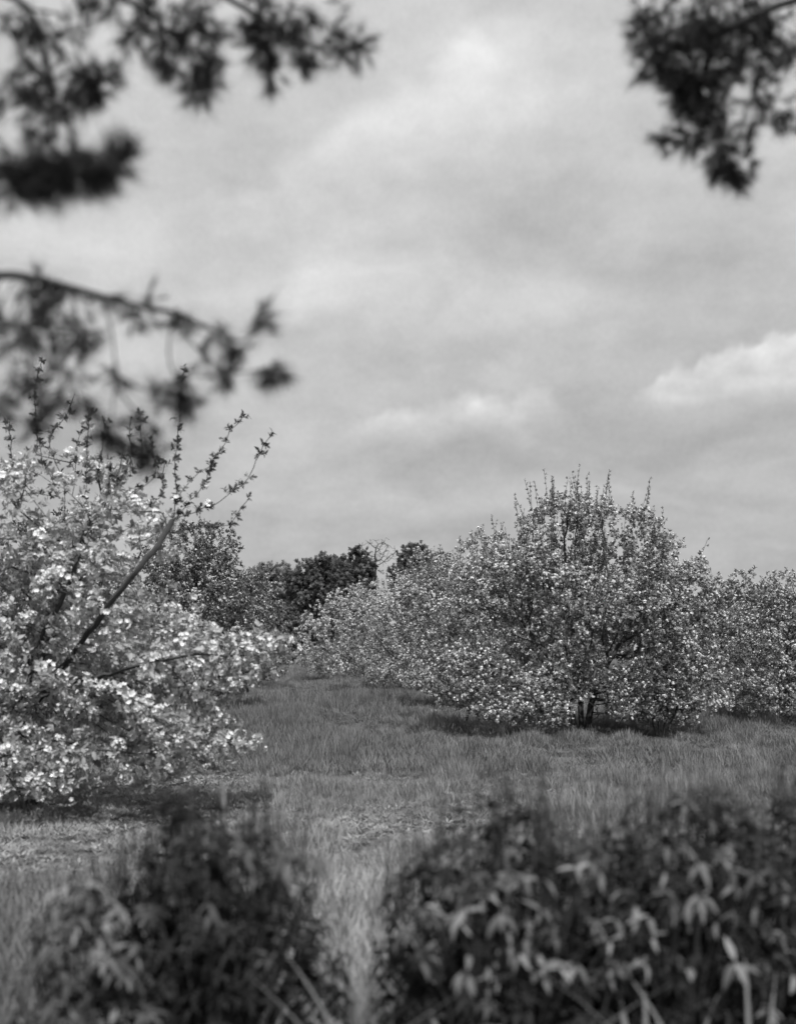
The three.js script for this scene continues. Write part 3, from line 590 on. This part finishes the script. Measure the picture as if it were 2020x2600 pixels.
  flag(430, 3.1, 10, 1.0, 0.09, 'clump of dim arching blades under the lower left dark bush');

  // pale dead stalks
  function stalk(px, y0, y1, d, w, label) {
    const bx = atX(px, d), by = bumps(bx, -d), g = thing('dry_stalk', label, 'stalk', V(bx, by, -d), 'pale dead stalks');
    const top = EYE - (y0 - HY) / F * d - by, mid = EYE - (y1 - HY) / F * d - by, a = new Geo(), b = new Geo();
    a.tube([V(0.01, -0.04, 0), V(0.004, mid * 0.5, 0.004), V(0, mid, 0)], [w * 0.4, w * 0.36, w * 0.33], 6);
    b.tube([V(0, mid - 0.004, 0), V(0.003, (mid + top) / 2, 0), V(-0.002, top, 0)], [w * 0.9, w, w * 0.7], 6);
    part(g, 'stem', a.done(), M.stalk); part(g, 'seed_head', b.done(), M.stalk);
  }
  stalk(1413, 1608, 1652, 6.2, 0.0085, 'short pale dead stalk standing against the grass above the right bushes');
  stalk(476, 1665, 1745, 4.4, 0.007, 'pale blurred dead stalk rising from the lower left dark bush');
  stalk(602, 1690, 1745, 4.4, 0.006, 'faint dead stalk at the right shoulder of the lower left dark bush');
  stalk(1548, 1690, 1745, 4.2, 0.005, 'thin leaning dead stalk above the taller right bush');
}

// ------------------------------------------------------------------ the two needled trees whose boughs hang into view
{
  const TUFT = [0, 1, 2].map((k) => { const r = rngOf(300 + k), g = new Geo(); for (let j = 0; j < 40; j++) { const t = r(), a = r() * 6.283, dir = V(Math.cos(a), -0.1 + r() * 1.3, Math.sin(a)).normalize(), L = 0.028 + r() * 0.022; g.blade(V(0, t * 0.036, 0), dir, V(-dir.x * dir.y, 1, -dir.z * dir.y).normalize(), L, 0.0013, 1); } return g.done(); });
  function pine(label, tx, tz, H, boughs, over) {
    const o = thing('needled_tree', label, 'tree', V(tx, 0, tz), 'needled trees framing the view'), origin = V(tx, 0, tz), tr = new Geo(), q = rngOf(tx * 10 + 99);
    const pts = [], rad = []; for (let k = 0; k <= 12; k++) { pts.push(V(0.05 * n3(k * 0.5, tx, 1), k / 12 * H - (k ? 0 : 0.15), 0.05 * n3(k * 0.5, tx, 5))); rad.push(0.17 * (1 - k / 12.6)); }
    tr.tube(pts, rad, 12); part(o, 'trunk', tr.done(), M.bark);
    for (const b of boughs) {
      const r = rngOf(b.seed), wood = new Geo(), l = [[], [], []], nodes = [];
      for (const s of b.stems) {
        const p = s.map(([x, y, d]) => at(x, y, d * 1.25).sub(origin)); if (s.root) p.unshift(V(0, s.root, 0).lerp(p[0], 0.02));
        const c = new THREE.CatmullRomCurve3(p), n = p.length * 7, pp = c.getPoints(n);
        wood.tube(pp, pp.map((_, k) => lerp(s.w ?? 0.006, 0.002, k / n)), 5); pp.forEach((v, k) => nodes.push(v));
      }
      const inFrame = nodes.filter((v) => v.z + origin.z < -1.2);
      for (const [x, y, rp, n, dx = 0, dy = 0.6] of b.clumps) {
        for (let k = 0; k < n * 2.5; k++) {
          const sp = spread(r, Math.pow(r(), 0.6)), p = at(x + sp.x * rp * 1.2, y + sp.y * rp * 1.3, 1.25 * b.d + sp.z * rp / F * b.d * 1.8).sub(origin);
          const dir = V(dx, -dy, 0.1).add(spread(r, 1.15)).normalize(); 
          l[k % 3].push({ p, q: aim(dir, r() * 6), s: 0.6 + r() * 0.6, c: 0.035 * (0.6 + r() * 0.8) });
          if (k % 3 === 0) { let best = inFrame[0], e = 1e9; for (const v of inFrame) { const w = v.distanceToSquared(p); if (w < e) { e = w; best = v; } } wood.tube([best.clone(), best.clone().lerp(p, 0.5).add(V(0, 0.012, 0)), p.clone().addScaledVector(dir, 0.045)], [0.0022, 0.0018, 0.001], 3); }
        }
      }
      const bg = part(o, 'bough', wood.done(), M.twig);
      l.forEach((m, k) => m.length && inst(bg, 'needles', TUFT[k], M.needle, m));
    }
    for (let k = 0; k < over.n; k++) {   // the crown overhead, out of the picture, which shades the bushes
      const y0 = lerp(3.3, H - 0.8, Math.pow(k / over.n, 1.0)), a = k * 2.4 + tx, L = lerp(over.L, 0.9, k / over.n) * (0.8 + q() * 0.4), wood = new Geo(), l = [[], [], []], pp = [];
      for (let s = 0; s <= 9; s++) { const t = s / 9; pp.push(V(Math.cos(a) * L * t, y0 + 0.35 * t - 0.75 * t * t + 0.03 * n3(s, k, 2), Math.sin(a) * L * t)); }
      const ok = (p) => { const w = p.clone().add(origin), d = -w.z; if (d < 0.4) return true; const fx = Math.abs(w.x / d), fy = (w.y - EYE) / d; return d < 1.6 && (fy > 0.68 || fx > 0.52); };
      const end = pp.findIndex((p) => !ok(p)), use = end < 0 ? pp : pp.slice(0, end); if (use.length < 3) continue;
      wood.tube(use, use.map((_, s) => 0.028 * (1 - s / (use.length + 0.5)) + 0.003), 5);
      for (let s = 0; s < over.t; s++) {
        const t = 0.12 + 0.88 * r2(q), b = use[Math.min(use.length - 1, Math.floor(t * use.length))], side = spread(q, 0.34 * (1.15 - t * 0.6)); side.y *= 0.45;
        const p = b.clone().add(side); if (!ok(p)) continue;
        l[s % 3].push({ p, q: aim(side.clone().normalize().add(V(Math.cos(a) * 0.6, -0.3, Math.sin(a) * 0.6)).normalize(), q() * 6), s: 2.0 + q() * 1.0, c: 0.045 * (0.6 + q() * 0.8) });
        if (s % 3 === 0) wood.tube([b.clone(), b.clone().lerp(p, 0.5), p], [0.004, 0.003, 0.002], 3);
      }
      const bg = part(o, 'bough', wood.done(), M.twig);
      l.forEach((m, j) => m.length && inst(bg, 'needles', TUFT[j], M.needle, m));
    }
  }
  const r2 = (q) => Math.sqrt(q());
  const stem = (root, w, ...pts) => Object.assign(pts, { root, w });
  pine('dark needled tree whose out-of-focus boughs hang in from the left and top left', -2.3, -0.5, 9, [
    { seed: 1, d: 2.3, stems: [stem(2.6, 0.014, [-60, 585, 2.2], [40, 590, 2.25], [130, 610, 2.3], [210, 632, 2.3], [300, 655, 2.3], [380, 672, 2.3], [440, 700, 2.32], [520, 728, 2.35], [555, 690, 2.35]), stem(0, 0.004, [150, 615, 2.3], [165, 700, 2.28], [140, 780, 2.25], [170, 870, 2.25]), stem(0, 0.003, [220, 640, 2.3], [240, 720, 2.28], [245, 820, 2.25], [235, 920, 2.25]), stem(0, 0.003, [245, 800, 2.25], [300, 830, 2.25], [340, 850, 2.25]), stem(0, 0.003, [380, 672, 2.3], [400, 720, 2.3], [480, 790, 2.3], [580, 790, 2.3]), stem(0, 0.003, [60, 600, 2.25], [70, 700, 2.22], [80, 800, 2.2], [90, 890, 2.2]), stem(0, 0.003, [250, 830, 2.25], [300, 900, 2.25], [312, 965, 2.25]), stem(0, 0.003, [370, 680, 2.3], [360, 760, 2.3], [388, 840, 2.28])],
      clumps: [[90, 650, 42, 12], [85, 720, 40, 12], [155, 725, 40, 10, 0.4], [185, 720, 25, 6, 0.6], [140, 800, 26, 6], [165, 850, 22, 5], [90, 890, 34, 10], [232, 922, 18, 10], [312, 962, 26, 14], [298, 905, 22, 6], [392, 858, 24, 14], [383, 815, 16, 5], [248, 805, 18, 4], [230, 650, 22, 3], [300, 675, 26, 4], [320, 640, 14, 2], [395, 690, 26, 5], [455, 715, 22, 4], [505, 745, 18, 6], [485, 800, 22, 7], [578, 792, 16, 9, 0.1], [550, 692, 20, 6, 0.6, -0.4], [80, 610, 18, 4], [150, 620, 16, 3], [60, 820, 26, 6], [20, 700, 60, 14], [10, 860, 50, 10], [430, 760, 18, 2], [345, 855, 10, 2]] },
    { seed: 2, d: 1.95, stems: [stem(2.4, 0.012, [-80, 350, 1.9], [20, 352, 1.92], [90, 365, 1.95], [160, 372, 1.95], [225, 372, 1.95], [262, 345, 1.95])],
      clumps: [[85, 372, 34, 34], [130, 375, 28, 22], [180, 370, 22, 14, 0.4], [222, 368, 18, 13, 0.5], [258, 345, 15, 9, 0.3, -0.8], [150, 338, 18, 4, 0, -0.4], [30, 370, 50, 26], [100, 335, 20, 6, 0, -0.3]] },
    { seed: 3, d: 2.35, stems: [stem(3.0, 0.012, [-60, -40, 2.2], [60, 20, 2.3], [100, 120, 2.33], [115, 220, 2.35], [125, 300, 2.35]), stem(0, 0.004, [80, 60, 2.3], [150, 140, 2.33], [190, 185, 2.35], [245, 155, 2.35]), stem(0, 0.004, [60, 20, 2.3], [140, 40, 2.33], [155, 90, 2.35])],
      clumps: [[85, 150, 32, 9], [88, 215, 34, 12], [190, 180, 28, 18, 0.3], [170, 160, 18, 6], [235, 155, 18, 5, 0.9, -0.1], [145, 75, 24, 5], [155, 215, 30, 5], [115, 270, 24, 4], [90, 80, 28, 5], [40, 60, 46, 12], [30, 200, 46, 12], [190, 215, 22, 4], [70, 290, 24, 3]] },
    { seed: 4, d: 2.4, stems: [stem(3.4, 0.012, [-40, -140, 2.2], [160, -60, 2.35], [300, 20, 2.4], [380, 90, 2.4], [430, 150, 2.4], [455, 185, 2.4]), stem(0, 0.004, [300, 20, 2.4], [400, 60, 2.4], [455, 90, 2.4], [462, 130, 2.4])],
      clumps: [[280, 65, 24, 7], [340, 75, 30, 9], [395, 75, 30, 10], [440, 70, 24, 7], [358, 138, 18, 9, -0.4], [408, 160, 24, 8], [430, 180, 26, 11], [455, 150, 18, 4], [455, 110, 20, 4], [300, 10, 46, 12], [420, 10, 50, 14], [200, 0, 46, 10]] },
    { seed: 5, d: 2.5, stems: [stem(3.8, 0.013, [100, -160, 2.3], [380, -60, 2.4], [540, 30, 2.48], [620, 80, 2.5], [700, 108, 2.5], [775, 102, 2.5]), stem(0, 0.004, [545, 35, 2.5], [570, 110, 2.5], [580, 175, 2.5]), stem(0, 0.003, [620, 80, 2.5], [640, 110, 2.5], [650, 145, 2.5])],
      clumps: [[550, 80, 26, 11], [570, 120, 24, 9], [580, 165, 18, 5], [545, 60, 22, 6], [625, 85, 24, 6], [650, 128, 24, 10], [690, 100, 26, 6, 0.6, 0.1], [735, 108, 26, 8, 0.8, 0.1], [765, 95, 18, 4, 0.9, -0.2], [610, 45, 30, 6], [560, 20, 40, 12], [660, 40, 40, 7], [720, 60, 26, 3, 0.6]] },
  ], { n: 11, L: 2.6, t: 75 });
  pine('dark needled tree whose drooping bough fills the top right corner', 2.2, -0.9, 8.5, [
    { seed: 6, d: 2.75, stems: [stem(3.7, 0.016, [1800, -40, 2.6], [1640, 20, 2.7], [1540, 70, 2.75], [1460, 110, 2.75], [1400, 90, 2.75], [1370, 70, 2.75]), stem(0, 0.006, [1540, 70, 2.75], [1500, 160, 2.75], [1480, 230, 2.75], [1430, 290, 2.75], [1402, 312, 2.75]), stem(0, 0.005, [1600, 40, 2.72], [1560, 180, 2.75], [1530, 250, 2.75], [1545, 330, 2.75], [1560, 385, 2.75]), stem(0, 0.004, [1640, 20, 2.7], [1620, 120, 2.73], [1610, 220, 2.75], [1600, 310, 2.75])],
      clumps: [[1395, 85, 36, 15, -0.5], [1440, 95, 42, 26], [1490, 85, 42, 26], [1545, 80, 40, 20], [1600, 90, 40, 18], [1400, 150, 34, 17, -0.4], [1440, 165, 38, 26], [1485, 180, 38, 24], [1530, 160, 32, 16], [1455, 205, 34, 16], [1525, 225, 24, 14], [1475, 230, 20, 9], [1515, 265, 24, 10], [1555, 130, 30, 9], [1610, 160, 30, 9], [1465, 292, 14, 8], [1425, 300, 18, 6, -0.7], [1495, 300, 18, 5], [1520, 290, 16, 4], [1545, 320, 20, 8], [1545, 360, 26, 16], [1575, 378, 20, 12], [1595, 345, 16, 5, 0.4, 0], [1530, 345, 18, 4, -0.5, 0], [1590, 270, 26, 5], [1615, 220, 28, 7], [1625, 60, 40, 14], [1680, 120, 50, 20], [1680, 240, 50, 10], [1500, 20, 60, 26], [1600, 10, 60, 22], [1370, 60, 24, 5, -0.6, 0.1], [1390, 20, 40, 8]] },
  ], { n: 4, L: 2.2, t: 45 });
}

renderer.render(scene, camera);
